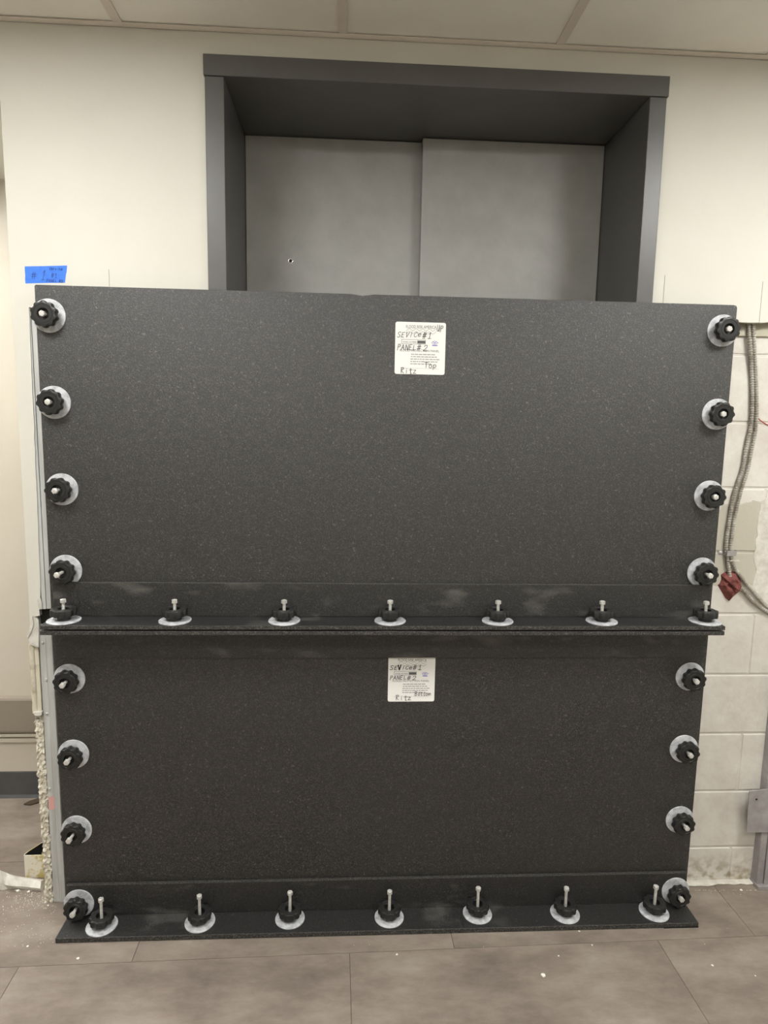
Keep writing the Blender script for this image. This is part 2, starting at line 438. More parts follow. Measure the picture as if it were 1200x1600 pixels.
# galvanised studs at the free end
st = MB(); zt = onY(62, 950, .016).z; zb0 = onY(70, 975, .016).z
st.box(-1.052, -1.014, .0165, .0185, zt, 1.90); st.box(-1.0385, -1.0265, .004, .0185, zt, 1.884); st.box(-1.0255, -1.014, .007, .0185, zt, 1.884); st.box(-1.013, -1.004, .003, .0185, zt, 1.884); st.box(-1.003, -.965, .010, .0185, zt, 1.884)
st.build('metal_stud', 'galvanised', wall, bevel=.0008)
st = MB()
st.box(-1.053, -1.0335, .006, .0185, 0.0, zb0); st.box(-1.0325, -1.014, .004, .0185, 0.0, zb0)
st.box(-1.0125, -1.006, .009, .0185, 0, zb0); st.box(-1.005, -.998, .002, .0185, 0, zb0); st.box(-.998, -.96, .012, .0185, 0, zb0)
st.build('metal_stud', 'galvanised', wall, bevel=.0012)
MB().box(-1.056, -1.0, .03, .05, .9, 1.0).build('gap_shade', 'dark_void', wall)  # dark sheet behind the stud gap, cavity shade put into its colour
for u, v in ((77, 1232), (73, 1115), (66, 1004), (72, 1062), (78, 1306)):
    p = onY(u, v, .004)
    k = MB().lathe([(.0045, 0), (.0045, .001), (.003, .0022), (.0006, .0024)], 10).build('screw', 'zinc_bolt', wall, origin=(0, 0, 0))
    k.location = p; k.rotation_euler = (PI/2, 0, 0)
pk = pxy([(76, 1245), (85, 1244), (86, 1262), (83, 1265), (77, 1264)], .0058)
MB().prism_y(pk[::-1], .0035, .0045).build('paint_mark', 'pink_mark', wall)
# ragged gypsum core at the wall end
g = MB(); rnd = random.Random(4); NZ, NX = 90, 6
zg0, zg1 = 0.0, onY(64, 1112, 0).z
for k in range(NZ+1):
    z = zg0+(zg1-zg0)*k/NZ
    for i in range(NX+1):
        t = i/NX; x = -1.079+.026*t
        dx = (rnd.uniform(-.003, .002) if i in (0, NX) else rnd.uniform(-.001, .001))
        g.v.append(Vector((x+dx, .006+rnd.uniform(-.006, .006), z)))
for k in range(NZ):
    for i in range(NX):
        a = k*(NX+1)+i; g.f.append([a, a+1, a+NX+2, a+NX+1]); g.mi.append(0)
g.box(-1.077, -1.056, .008, YALC, 0, zg1)
g.build('gypsum_edge', 'gypsum', wall)
# corner bead still hanging between torn paper and bare gypsum
zb1 = onY(55, 1005, 0).z
b = MB(); b.tube([Vector((-1.0755, .004, zg1-.005+(zb1-zg1+.005)*i/14+0)) for i in range(15)], lambda k: .0078+.0008*math.sin(k*2.1), 10)
b.box(-1.068, -1.056, .004, .012, zg1-.01, zb1); b.box(-1.077, -1.058, .008, YALC, zg1, .63)
b.build('corner_bead', 'bead_paint', wall, smooth=True)
b = MB(); b.prism_y(pxy([(53, 1112), (66, 1112), (66, 1116), (62, 1118), (55, 1117)], -.004)[::-1], -.008, .004); b.build('torn_edge', 'torn_paper', wall)
# torn paper flap
tp = MB()
for q, y0 in (([(53, 963), (60, 966), (61.5, 968), (62, 1011), (56, 1009), (48, 1006), (46, 996), (51, 984)], -.006),
              ([(53, 962), (55, 975), (51, 986), (45.5, 996), (45, 990), (49, 978)], -.010),
              ([(59, 936), (64, 934), (66, 941), (66.5, 951), (62, 952), (60, 946)], -.004)):
    tp.prism_y(rag(pxy(q, 0), .0006, .02, 8)[::-1], y0, y0+.004)
tp.build('torn_paper', 'torn_paper', wall)

# ------------------------------------------------------------------ alcove at far left
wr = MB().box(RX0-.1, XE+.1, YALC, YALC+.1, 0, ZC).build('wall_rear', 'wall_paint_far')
tag(wr, 'beige painted rear wall of the alcove', kind='structure')
gd = MB().prism_x([(YALC, .285), (YALC-.022, .29), (YALC-.026, .30), (YALC-.026, .43), (YALC-.022, .438), (YALC, .442)], RX0, XE+.1)
o = gd.build('wall_guard', 'guard_taupe', wr)
MB().box(RX0, XE+.1, YALC-.018, YALC, .270, .284).box(RX0, XE+.1, YALC-.012, YALC, .243, .262).build('guard_lip', 'guard_lip', wr, bevel=.002)
bs = MB().prism_x([(YALC, 0), (YALC-.014, 0), (YALC-.006, .012), (YALC-.004, .11), (YALC, .112)], RX0, XE+.1).build('baseboard_rear', 'base_grey')
tag(bs, 'dark grey cove base along the alcove wall', kind='structure')

al = empty('alcove_fill_light', (-2.05, .3, ZALC-.006)); tag(al, 'added fill light in the alcove soffit, unseen beyond the left edge', 'ceiling light', 'recessed ceiling lights')  # added light, out of view, brightens the alcove
f = MB(); f.box(-2.36, -1.74, .04, .07, ZALC-.006, ZALC-.0005); f.box(-2.36, -1.74, .53, .56, ZALC-.006, ZALC-.0005)
f.box(-2.36, -2.33, .07, .53, ZALC-.006, ZALC-.0005); f.box(-1.77, -1.74, .07, .53, ZALC-.006, ZALC-.0005)
f.build('light_frame', 'light_frame', al)
MB().box(-2.33, -1.77, .07, .53, ZALC-.004, ZALC-.0005).build('diffuser', 'alcove_fill_emitter', al)

# ------------------------------------------------------------------ painted block wall at right
yb = YB
wr2 = MB().box(FX1-.02, 1.52, yb+.003, yb+.2, 0, 1.95).build('wall_right', 'painted_block')
tag(wr2, 'cream painted concrete block wall right of the panels', kind='structure')
B0, BK, BL = .13, .2087, .4064
cache = {}
for r in range(0, 10):
    z0 = 0 if r == 0 else B0+(r-1)*BK; z1 = B0+r*BK
    z1 = min(z1, 1.94)
    xo = 1.2372 - BL*4 + (0 if r % 2 == 0 else BL/2)
    for k in range(0, 8):
        x0, x1 = max(xo+k*BL, FX1-.015), min(xo+(k+1)*BL, 1.515)
        if x1-x0 < .02: continue
        o = MB().box(x0+.0035, x1-.0035, yb, yb+.02, z0+.0035, z1-.0035).build('block', 'painted_block', wr2, bevel=.0028)
# mortar bed at the foot, white crumbs
fb = MB(); ft = rag([(.99, .020), (1.10, .012), (1.17, .014), (1.33, .018), (1.5, .018)], .005, .02, 9)
fb.prism_z(ft+[(1.5, yb+.003), (.99, yb+.003)], 0.0005, .006)
fb.build('mortar_foot', 'plaster_smear', wr2, bevel=.003)
# smear of white plaster
sm = pxy([(1204, 772), (1190, 782), (1186, 800), (1183, 830), (1180, 850), (1178, 878), (1182, 892), (1177, 906), (1176, 918), (1184, 934), (1204, 948)], yb)
MB().prism_y(rag(sm, .003, .012, 12)+[(1.4, sm[-1][1]), (1.4, sm[0][1])], yb-.0014, yb+.001).build('plaster_smear', 'plaster_smear', wr2, bevel=.001)
sm = pxy([(1186, 766), (1180, 776), (1172, 790), (1176, 800), (1184, 796)], yb)
MB().box(1.04, 1.5, .0290, yb-.0005, 1.856, 1.90).build('grey_strip', 'strip_grey', wr2, bevel=.001)  # grey-beige strip along the underside of the drywall cut
# steel stud and bracket plate, low right
xs0 = 1.318
s2 = MB().box(xs0, xs0+.022, .004, yb, 0, 1.85).box(xs0+.024, xs0+.040, .000, yb, 0, 1.85).box(xs0+.042, xs0+.09, .004, yb, 0, 1.85)
s2.build('metal_stud', 'galvanised_dull', wr2, bevel=.001)
pl = pxy([(1170, 1236), (1215, 1230), (1215, 1300), (1166, 1300)], 0)
MB().prism_y(pl[::-1], -.003, .001).build('bracket_plate', 'galvanised_dull', wr2, bevel=.0008)
p = onY(1182, 1249, -.003)
k = MB().lathe([(.0035, -.0005), (.0035, .0008)], 12).build('screw_hole', 'keyhole_black', wr2, origin=(0, 0, 0))
k.rotation_euler = (PI/2, 0, 0); k.location = p-WL['wall_right']
MB().box(xs0-.004, 1.46, -.012, yb, .0008, .0125).build('floor_track', 'galvanised_dull', wr2, bevel=.001)

# ------------------------------------------------------------------ lift door
dr = empty('door_1', (.14, 0, 0)); tag(dr, 'dark grey two-leaf lift door in a deep steel frame', kind='structure')
MB().box(FX0, FX1, -.016, .385, IZ, FZ).build('frame_header', 'frame_grey', dr, bevel=.002)
MB().box(FX0+.003, IX0, -.013, .385, 0, IZ-.0008).build('frame_jamb', 'frame_grey', dr, bevel=.002)
MB().box(IX1, FX1-.004, -.013, .385, 0, IZ-.0008).build('frame_jamb', 'frame_grey', dr, bevel=.002)
MB().box(IX0+.001, .155, .352, .38, .012, IZ-.002).build('door_leaf', 'door_grey', dr, bevel=.002)
MB().box(.1285, IX1-.001, .316, .344, .012, IZ-.002).build('door_leaf', 'door_grey', dr, bevel=.003)
p = onY(454, 408, .352)
k = MB().lathe([(.0075, 0), (.0088, .0008), (.0085, .002), (.0068, .0026), (.0055, .0022), (.005, .0005)], 24, cap=False).build('keyhole_ring', 'chrome', dr, origin=(0, 0, 0), smooth=True)
k.rotation_euler = (PI/2, 0, 0); k.location = p-WL['door_1']
k = MB().lathe([(.0054, 0), (.0054, .0012)], 20).build('keyhole', 'keyhole_black', dr, origin=(0, 0, 0))
k.rotation_euler = (PI/2, 0, 0); k.location = p-WL['door_1']
MB().box(IX0, IX1, -.01, .38, 0.0005, .011).build('door_sill', 'galvanised_dull', dr)

# ------------------------------------------------------------------ clamp knob prototype meshes
def lobes(t, k):
    c = math.cos(10*t); return 1+.055*(math.copysign(abs(c)**.6, c))
kp = MB()
prof = [(.0185, 0), (.0185, .0105), (.029, .0118), (.0338, .0138), (.0345, .0165), (.0345, .030), (.0335, .0322), (.031, .0332),
        (.0265, .0332), (.0258, .0324), (.0238, .0324), (.0232, .0333), (.0165, .0333), (.0155, .0325), (.0150, .020), (.004, .0195)]
w_l = [0, 0, .6, 1, 1, 1, 1, .6, 0, 0, 0, 0, 0, 0, 0, 0]
kp.lathe(prof, 100, rad=lambda t, k: 1+(lobes(t, k)-1)*w_l[k])
def mesh_of(mb, name, m, smooth=True):
    o = mb.build(name, m, origin=(0, 0, 0), smooth=smooth); me = o.data; WL.pop(o.name, None); bpy.data.objects.remove(o); return me
KNOB = mesh_of(kp, 'clamp_knob', 'knob_black')
WASH = mesh_of(MB().lathe([(.0455, 0), (.0462, .0006), (.0462, .0026), (.0455, .0034), (.0435, .0036), (.010, .0036)], 64), 'washer', 'washer_grey')
BOLTS = {}
def bolt_mesh(L):
    if L not in BOLTS:
        b = MB()
        n = int((L-.03)/.0015)+6
        b.lathe([(.0046, .018)]+[(.0046 if i % 2 else .0042, .018+(L-.010-.018)*i/n) for i in range(1, n+1)], 14)
        hx = [(.0086*math.cos(PI/3*i), .0086*math.sin(PI/3*i)) for i in range(6)]
        b.prism_z(hx, L-.010, L-.001)
        b.lathe([(.0076, L-.001), (.006, L)], 18)
        b.lathe([(.0035, L), (.0028, L+.0003)], 6)
        BOLTS[L] = mesh_of(b, 'bolt', 'zinc_bolt', smooth=False)
    return BOLTS[L]
krnd = random.Random(11)
def knob(panel, pos, L, rot, base=.0036):
    k = bpy.data.objects.new('clamp_knob', KNOB); C.objects.link(k); k.parent = panel
    M = Matrix.Rotation(PI/2, 4, 'X') if rot == 'wall' else Matrix.Identity(4)
    M = M @ Matrix.Rotation(krnd.uniform(0, 2*PI), 4, 'Z')
    M = M @ Matrix.Rotation(krnd.uniform(-.02, .02), 4, 'X')
    P = Vector(pos)-WL[panel.name]
    k.matrix_local = Matrix.Translation(P) @ M @ Matrix.Translation((0, 0, base))
    ws = bpy.data.objects.new('washer', WASH); C.objects.link(ws); ws.parent = k; ws.location = (0, 0, -base)
    bo = bpy.data.objects.new('bolt', bolt_mesh(L)); C.objects.link(bo); bo.parent = k; bo.location = (0, 0, -base)
    return k

# ------------------------------------------------------------------ flood panels
X0, X1 = -.980, 1.028
YP = -.0647                       # sheet front
YS = YP+.0165                     # sheet back
LEG = .0125
YJ = YP-LEG                       # front of an angle leg
YFR = -.1680                      # front of flanges
def sheet(parent, z0, z1, nick=False):
    top = [(X1-.004, z1), ]
    pts = [(X0, z0), (X1, z0), (X1, z1-.008), (X1-.003, z1-.002), (X1-.01, z1)]
    if nick:
        for u, dz in ((585, 0), (578, .002), (566, .0045), (556, .002), (548, .0005), (540, 0)):
            pts.append((onY(u, 462, YP).x, z1-dz))
    pts += [(X0+.004, z1), (X0, z1-.003)]
    return MB().prism_y(pts, YP, YS, 0, side=1).build('sheet', ['panel_black', 'panel_edge'], parent, bevel=.0012)
def angle(parent, name, xa, xb, zl0, zl1, zf0, zf1):
    """plastic L: leg lying on the sheet, flange standing out into the room"""
    leg = MB().box(xa, xb, YJ, YP, zl0, zl1)
    leg.mi = [1 if i in (0, 1) else 0 for i in range(6)]
    leg.build(name+'_leg', ['panel_leg', 'panel_edge'], parent, bevel=.001)
    fl_ = MB().box(xa, xb, YFR, YP if zl0 > zf0 or True else YJ, zf0, zf1)
    fl_.mi = [0, 0, 1, 1, 1, 1]
    fl_.build(name+'_flange', ['panel_leg', 'panel_edge'], parent, bevel=.0015)
def gasket(parent, z0, z1):
    MB().box(X0+.008, X0+.055, YS, -.002, z0, z1).build('gasket', 'gasket_foam', parent)
    MB().box(X1-.06, X1-.012, YS, -.002, z0, z1).build('gasket', 'gasket_foam', parent)

low = empty('flood_panel', (.024, -.06, 0))
tag(low, 'lower black textured flood panel standing on the floor, its sticker marked Bottom', 'flood panel', 'black flood panels closing the lift doorway')
sheet(low, .0165, .9595)
angle(low, 'bottom', -.9715, 1.0180, .0165, .1205, .0006, .0162)
angle(low, 'top', -.9680, 1.0160, .8585, .9598, .9600, .9722)
gasket(low, .002, .955)
MB().box(.905, 1.0175, YFR-.001, YFR+.03, .0, .0045).build('shim', 'rubber_black', low)
up = empty('flood_panel', (.024, -.06, .9758)); WL[up.name] = Vector((.024, -.06, .9758))
tag(up, 'upper black textured flood panel under the blue tape, its sticker marked Top and UP', 'flood panel', 'black flood panels closing the lift doorway')
sheet(up, .9885, 1.9300, nick=True)
angle(up, 'bottom', -.9670, 1.0170, .9885, 1.0900, .9760, .9882)
gasket(up, .98, 1.925)

UPL = [((76.5, 493.5), .045), ((85, 628.8), .045), ((97.3, 764.5), .052), ((103.5, 891), .066)]
UPR = [((1128.6, 516.8), .040), ((1119.8, 647.4), .040), ((1107.2, 774.4), .042), ((1096, 894), .053)]
LOL = [((109, 1060), .056), ((115.5, 1177.8), .056), ((120.3, 1295.8), .062)]
LOR = [((1077.6, 1056.7), .047), ((1068.1, 1169.6), .050), ((1061.5, 1280.2), .053)]
for lst, pn in ((UPL, up), (UPR, up), (LOL, low), (LOR, low)):
    for (u, v), L in lst: knob(pn, onY(u, v, YP), L, 'wall')
for (u, v), L in (((123.8, 1410.8), .056), ((1054.9, 1391.2), .047)): knob(low, onY(u, v, YJ), L, 'wall')
for u, v in ((98.7, 970.7), (273.3, 970.4), (444.6, 969), (608.7, 967.1), (775, 967.5), (935.5, 967.7), (1094.5, 967.7)):
    p = onZ(u, v, .9882)
    knob(up, (p.x, -.122, .9882), .064, 'flat')
for u, v in ((160, 1445), (313, 1439), (453.3, 1434), (608, 1432), (745.5, 1426.5), (882, 1426), (1020.7, 1423.5)):
    p = onZ(u, v, .0162)
    knob(low, (p.x, p.y-.004, .0162), .093, 'flat')

# ------------------------------------------------------------------ stickers
GL = {   # hand-drawn capital strokes in a unit cell
 'S': [[(.9,.9),(.5,1),(.15,.82),(.3,.58),(.7,.42),(.8,.18),(.45,0),(.05,.12)]],
 'E': [[(.85,.97),(.15,.95),(.12,.05),(.8,.02)],[(.14,.52),(.65,.52)]],
 'V': [[(.08,1),(.42,.02),(.9,.98)]],
 'I': [[(.5,.95),(.46,.03)]],
 'C': [[(.88,.8),(.55,.96),(.18,.62),(.2,.2),(.5,.02),(.88,.18)]],
 'e': [[(.15,.34),(.8,.42),(.7,.62),(.4,.66),(.12,.38),(.3,.05),(.85,.12)]],
 '#': [[(.38,1.0),(.22,-.05)],[(.72,1.0),(.58,-.05)],[(.02,.66),(.98,.7)],[(0,.32),(.94,.36)]],
 '1': [[(.15,.72),(.55,1),(.45,0)],[(.1,-.02),(.85,.02)]],
 '2': [[(.1,.74),(.35,1),(.8,.92),(.75,.62),(.4,.3),(.05,.0),(.95,.06)]],
 'P': [[(.2,.95),(.12,-.1)],[(.18,.92),(.7,.96),(.85,.7),(.55,.5),(.16,.48)]],
 'A': [[(.05,0),(.5,1),(.9,0)],[(.22,.38),(.76,.4)]],
 'N': [[(.1,0),(.15,.98),(.8,.02),(.86,1)]],
 'L': [[(.2,1),(.16,.04),(.85,.06)]],
 'U': [[(.12,1),(.1,.3),(.4,0),(.75,.22),(.82,1),(.84,0)]],
 'R': [[(.15,0),(.18,.98)],[(.08,.9),(.7,1),(.85,.74),(.2,.5),(.9,0)]],
 'i': [[(.5,.62),(.48,0)],[(.5,.85),(.52,.9)]],
 't': [[(.5,.98),(.46,.02),(.8,.05)],[(.1,.66),(.95,.7)]],
 'z': [[(.1,.62),(.85,.62),(.1,.02),(.95,.04)]],
 'T': [[(.02,.92),(.98,.98)],[(.5,.95),(.46,0)]],
 'o': [[(.5,.66),(.14,.44),(.2,.06),(.6,.0),(.85,.3),(.7,.6),(.45,.66)]],
 'p': [[(.2,.64),(.14,-.3)],[(.18,.56),(.6,.68),(.82,.4),(.55,.1),(.2,.12)]],
 'B': [[(.16,0),(.18,1)],[(.1,.98),(.7,.96),(.72,.62),(.2,.52),(.8,.42),(.8,.06),(.12,.0)]],
 'm': [[(.08,0),(.12,.62),(.4,.5),(.44,.05),(.5,.55),(.82,.6),(.9,0)]],
 's': [[(.8,.58),(.45,.66),(.2,.5),(.7,.28),(.6,.04),(.1,.06)]],
 'r': [[(.2,.62),(.2,0)],[(.2,.4),(.5,.64),(.85,.58)]],
 'v': [[(.08,.62),(.42,.02),(.85,.62)]],
 'c': [[(.8,.5),(.5,.64),(.15,.38),(.4,.02),(.85,.12)]],
 'n': [[(.15,.62),(.16,0)],[(.16,.45),(.5,.64),(.78,.5),(.8,0)]],
 'l': [[(.45,1),(.45,.02),(.7,.05)]], 'a': [[(.8,.6),(.4,.64),(.12,.3),(.4,0),(.78,.25),(.8,.6),(.88,0)]],
}
def ribbon(mb, pts, w, y, mi=0):
    for a, b in zip(pts, pts[1:]):
        d = Vector((b[0]-a[0], b[1]-a[1]))
        if d.length < 1e-6: continue
        n = Vector((-d.y, d.x)).normalized()*(w/2); e = d.normalized()*(w*.35)
        q = [(a[0]-e.x-n.x, a[1]-e.y-n.y), (b[0]+e.x-n.x, b[1]+e.y-n.y), (b[0]+e.x+n.x, b[1]+e.y+n.y), (a[0]-e.x+n.x, a[1]-e.y+n.y)]
        mb.prism_y(q, y-.00025, y, mi)
def smooth2(pts, n=4):
    if len(pts) < 3: return pts
    out = []
    P = [pts[0]]+list(pts)+[pts[-1]]
    for i in range(1, len(P)-2):
        for k in range(n):
            t = k/n; o = []
            for c in (0, 1):
                p0, p1, p2, p3 = P[i-1][c], P[i][c], P[i+1][c], P[i+2][c]
                o.append(.5*(2*p1+(p2-p0)*t+(2*p0-5*p1+4*p2-p3)*t*t+(3*p1-p0-3*p2+p3)*t**3))
            out.append(tuple(o))
    out.append(pts[-1]); return out
def hand(mb, s, x, z, w, h, pen, y, slant=.12, adv=None, rise=0, seed=1):
    rnd = random.Random(seed); adv = adv or w*1.12; pen *= 1.15
    for ch in s:
        if ch != ' ':
            jw, jh, jz = w*rnd.uniform(.9, 1.1), h*rnd.uniform(.92, 1.08), rnd.uniform(-.05, .05)*h
            for st_ in GL[ch]:
                q = [(x+px*jw+slant*pz*jh, z+jz+pz*jh) for px, pz in st_]
                ribbon(mb, smooth2(q) if ch not in 'EVINALT#1z' else q, pen, y)
        x += adv if ch != ' ' else adv*.7
        z += rise
    return x
def print_text(mb, s, x, z, size, y, width=None, mi=0):
    cu = bpy.data.curves.new('print', 'FONT'); cu.body = s; cu.size = size; cu.resolution_u = 2
    ob = bpy.data.objects.new('print', cu); C.objects.link(ob)
    bpy.context.view_layer.update()
    me = bpy.data.meshes.new_from_object(ob.evaluated_get(bpy.context.evaluated_depsgraph_get()))
    xsv = [v.co.x for v in me.vertices]; k = (width/(max(xsv)-min(xsv))) if width else 1
    x_off = min(xsv)
    mb.add([(x+(v.co.x-x_off)*k, y, z+v.co.y) for v in me.vertices], [list(p.vertices) for p in me.polygons], mi)
    bpy.data.objects.remove(ob); bpy.data.meshes.remove(me); bpy.data.curves.remove(cu)

def sticker(panel, x0, x1, z0, z1, which):
    W, H = x1-x0, z1-z0; ys = YP-.0006
    X = lambda t: x0+t*W
    Z = lambda t: z1-t*H                       # t measured from the top
    r = .006; pts = []
    for cx, cz, a0 in ((x1-r, z0+r, -90), (x1-r, z1-r, 0), (x0+r, z1-r, 90), (x0+r, z0+r, 180)):
        for i in range(6):
            a = math.radians(a0+18*i); pts.append((cx+r*math.cos(a), cz+r*math.sin(a)))
    so = MB().prism_y(pts, ys, YP-.00005).build('sticker', 'sticker_white', panel, origin=((x0+x1)/2, YP, z0))
    so['label'] = 'white square sticker with printed and handwritten lettering'
    WL[so.name] = Vector(((x0+x1)/2, YP, z0))
    yt = ys-.0002
    t = MB()
    print_text(t, 'FLOOD RISK AMERICA', X(.21), Z(.118), .0125, yt, width=.60*W)
    print_text(t, 'FLOOD PROTECTION PANEL', X(.10), Z(.565), .0088, yt, width=.78*W)
    print_text(t, 'PANEL NUMBER', X(.155), Z(.395), .0060, yt, width=.27*W)
    ribbon(t, [(X(.13), Z(.335)), (X(.60), Z(.335)), (X(.60), Z(.415)), (X(.13), Z(.415)), (X(.13), Z(.335))], .0008, yt)
    t.prism_y([(X(.44), Z(.405)), (X(.60), Z(.405)), (X(.60), Z(.352)), (X(.44), Z(.352))], yt-.0002, yt)
    t.build('printed_text', 'ink_grey', so)
    wv = MB()
    for dz in (.145, .20):
        ribbon(wv, [(X(.21+.60*i/24), Z(dz+.022*math.cos(2*PI*i/24*4.5))) for i in range(25)], .0010, yt)
    # fine print: rows too small to read
    rnd = random.Random(5)
    for i, (a, b_) in enumerate(((.32, .80), (.32, .84), (.31, .90), (.31, .85), (.31, .74))):
        q = a
        while q < b_-.02:
            e = min(b_, q+rnd.uniform(.03, .08)); wv.prism_y([(X(q), Z(.615+.046*i+.010)), (X(e), Z(.615+.046*i+.010)), (X(e), Z(.615+.046*i-.010)), (X(q), Z(.615+.046*i-.010))], yt-.0002, yt); q = e+.012
    ribbon(wv, [(X(.12), Z(.885)), (X(.88), Z(.885))], .0006, yt)
    wv.build('fine_print', 'ink_light', so)['kind'] = 'stuff'
    lg = MB()
    ribbon(lg, [(X(.785+.055*math.cos(q/12*2*PI)), Z(.385+.030*math.sin(q/12*2*PI))) for q in range(13)], .0010, yt)
    ribbon(lg, [(X(.76), Z(.375)), (X(.785), Z(.395)), (X(.81), Z(.375))], .0018, yt)
    ribbon(lg, [(X(.72), Z(.385)), (X(.73), Z(.385))], .001, yt); ribbon(lg, [(X(.845), Z(.385)), (X(.86), Z(.385))], .001, yt)
    lg.prism_y([(X(.735), Z(.445)), (X(.84), Z(.445)), (X(.84), Z(.428)), (X(.735), Z(.428))], yt-.0002, yt)
    lg.build('logo', 'ink_blue', so)
    h = MB(); yh = yt-.0004
    if which == 'Top':
        hand(h, 'SEVICe', X(.03), Z(.30), .0105, .0145, .0011, yh, .25, adv=.0118, rise=.0006)
        hand(h, '#1', X(.53), Z(.31), .012, .0165, .0013, yh, .2, adv=.0155, rise=.0005)
        hand(h, 'PANEL', X(.04), Z(.535), .0098, .0150, .0012, yh, .15, adv=.0112)
        hand(h, '#2', X(.43), Z(.545), .012, .0160, .0012, yh, .15, adv=.0190)
        hand(h, 'UP', X(.815), Z(.165), .0088, .0165, .0011, yh, .12, adv=.0098)
        hand(h, 'Top', X(.59), Z(.870), .0115, .0145, .0011, yh, .05, adv=.0120)
        hand(h, 'Ritz', X(.12), Z(.985), .0105, .0150, .0012, yh, .0, adv=.0120)
    else:
        hand(h, 'SE', X(.03), Z(.30), .0115, .0125, .0015, yh, .2, adv=.0130)
        hand(h, 'V', X(.205), Z(.305), .0110, .0150, .0030, yh, .0)
        hand(h, 'ICe', X(.28), Z(.295), .0105, .0120, .0013, yh, .25, adv=.0110, rise=.0006)
        hand(h, '#1', X(.52), Z(.30), .0120, .0150, .0013, yh, .15, adv=.0160)
        hand(h, 'PANEL', X(.035), Z(.515), .0092, .0120, .0013, yh, .15, adv=.0105, rise=.0003)
        hand(h, '#2', X(.40), Z(.525), .0120, .0130, .0013, yh, .15, adv=.0170)
        hand(h, 'B', X(.57), Z(.870), .0080, .0130, .0011, yh, .1)
        hand(h, 'ottom', X(.64), Z(.865), .0082, .0120, .0011, yh, .1, adv=.0080)
        hand(h, 'Ritz', X(.17), Z(.965), .0115, .0150, .0011, yh, .0, adv=.0125)
    h.build('handwriting', 'ink_black', so)['kind'] = 'stuff'
sticker(up, .0231, .1689, 1.7099, 1.8568, 'Top')
sticker(low, .0220, .1672, .7130, .8600, 'Bottom')

# ------------------------------------------------------------------ blue tape on the drywall
tp = empty('masking_tape', onY(70, 443, 0)); WL[tp.name] = onY(70, 443, 0)
tag(tp, 'strip of blue masking tape with handwriting, stuck above the upper panel corner', 'tape')
q = pxy([(40, 443), (70, 442.2), (101.6, 441.7), (102.3, 436), (103.0, 430), (104.2, 424), (104.9, 414.9), (70, 415.8), (38.8, 416.3), (38.9, 423), (39.6, 430), (39.3, 437)], 0)
MB().prism_y(q, -.0006, -.0001).build('tape_strip', 'tape_blue', tp)
h = MB(); yt = -.0008
tx = lambda u, v: onY(u, v, 0)
a = tx(48.5, 435.5); hand(h, '#', a.x, a.z, .0165, .0170, .0009, yt, .1)
a = tx(64, 437.5); hand(h, '1', a.x, a.z, .0130, .0250, .0010, yt, .25)
a = tx(77, 422); hand(h, 'service', a.x, a.z, .0048, .0085, .0008, yt, .1, adv=.0054)
a = tx(80, 434); hand(h, '#1', a.x, a.z, .0085, .0120, .0008, yt, .1, adv=.0095)
a = tx(72.5, 440.5); hand(h, 'PANEL #2', a.x, a.z, .0052, .0072, .0008, yt, .15, adv=.0061)
h.build('handwriting', 'ink_navy', tp)['kind'] = 'stuff'

# ------------------------------------------------------------------ armoured cables, clip, putty at right
def spline(pts, step):
    out = []
    P = [pts[0]*2-pts[1]]+pts+[pts[-1]*2-pts[-2]]
    for i in range(1, len(P)-2):
        n = max(2, int((P[i+1]-P[i]).length/step))
        for k in range(n):
            t = k/n; p0, p1, p2, p3 = P[i-1:i+3]
            out.append(.5*(2*p1+(p2-p0)*t+(2*p0-5*p1+4*p2-p3)*t*t+(3*p1-p0-3*p2+p3)*t**3))
    out.append(pts[-1]); return out
def cable(pix, y, label):
    pts = [onY(u, v, yy) for (u, v), yy in zip(pix, y if isinstance(y, list) else [y]*len(pix))]
    c = spline(pts, .0015)
    o = MB().tube(c, lambda k: .0056+(.0008 if (k % 5) < 3 else -.0014), 10).build('armoured_cable', 'cable_steel', smooth=True, origin=c[0])
    tag(o, label, 'cable', 'armoured cables on the block wall')
    return o
yc = YB-.009
A_ = [(1169, 494), (1170, 512), (1172, 540), (1174.5, 580), (1175.5, 620), (1174, 660), (1166, 700), (1161, 731), (1154, 752), (1146, 777), (1141, 805), (1137, 831),
      (1134.5, 856), (1136.5, 874), (1139, 890), (1141, 902), (1147, 911), (1156, 917.5), (1164, 924.5), (1174, 936.5), (1186, 946.5), (1202, 957), (1225, 968)]
B_ = [(1176, 494), (1177, 512), (1179, 545), (1181, 585), (1182.5, 625), (1181, 668), (1174, 704), (1168, 735), (1160.5, 758), (1153, 786), (1147.5, 812), (1143.5, 838),
      (1141.5, 860), (1143.5, 876), (1149, 889), (1157, 900), (1166, 911), (1176, 923), (1187, 936), (1202, 951), (1225, 972)]
cable(A_, [YB-.0155, YB-.0155, YB-.0145]+[yc]*(len(A_)-3), 'left armoured cable, dipping into the red putty on the block wall')
cable(B_, [YB-.0155, YB-.0155, YB-.0145]+[yc-.001]*(len(B_)-3), 'right armoured cable, passing clear of the red putty')
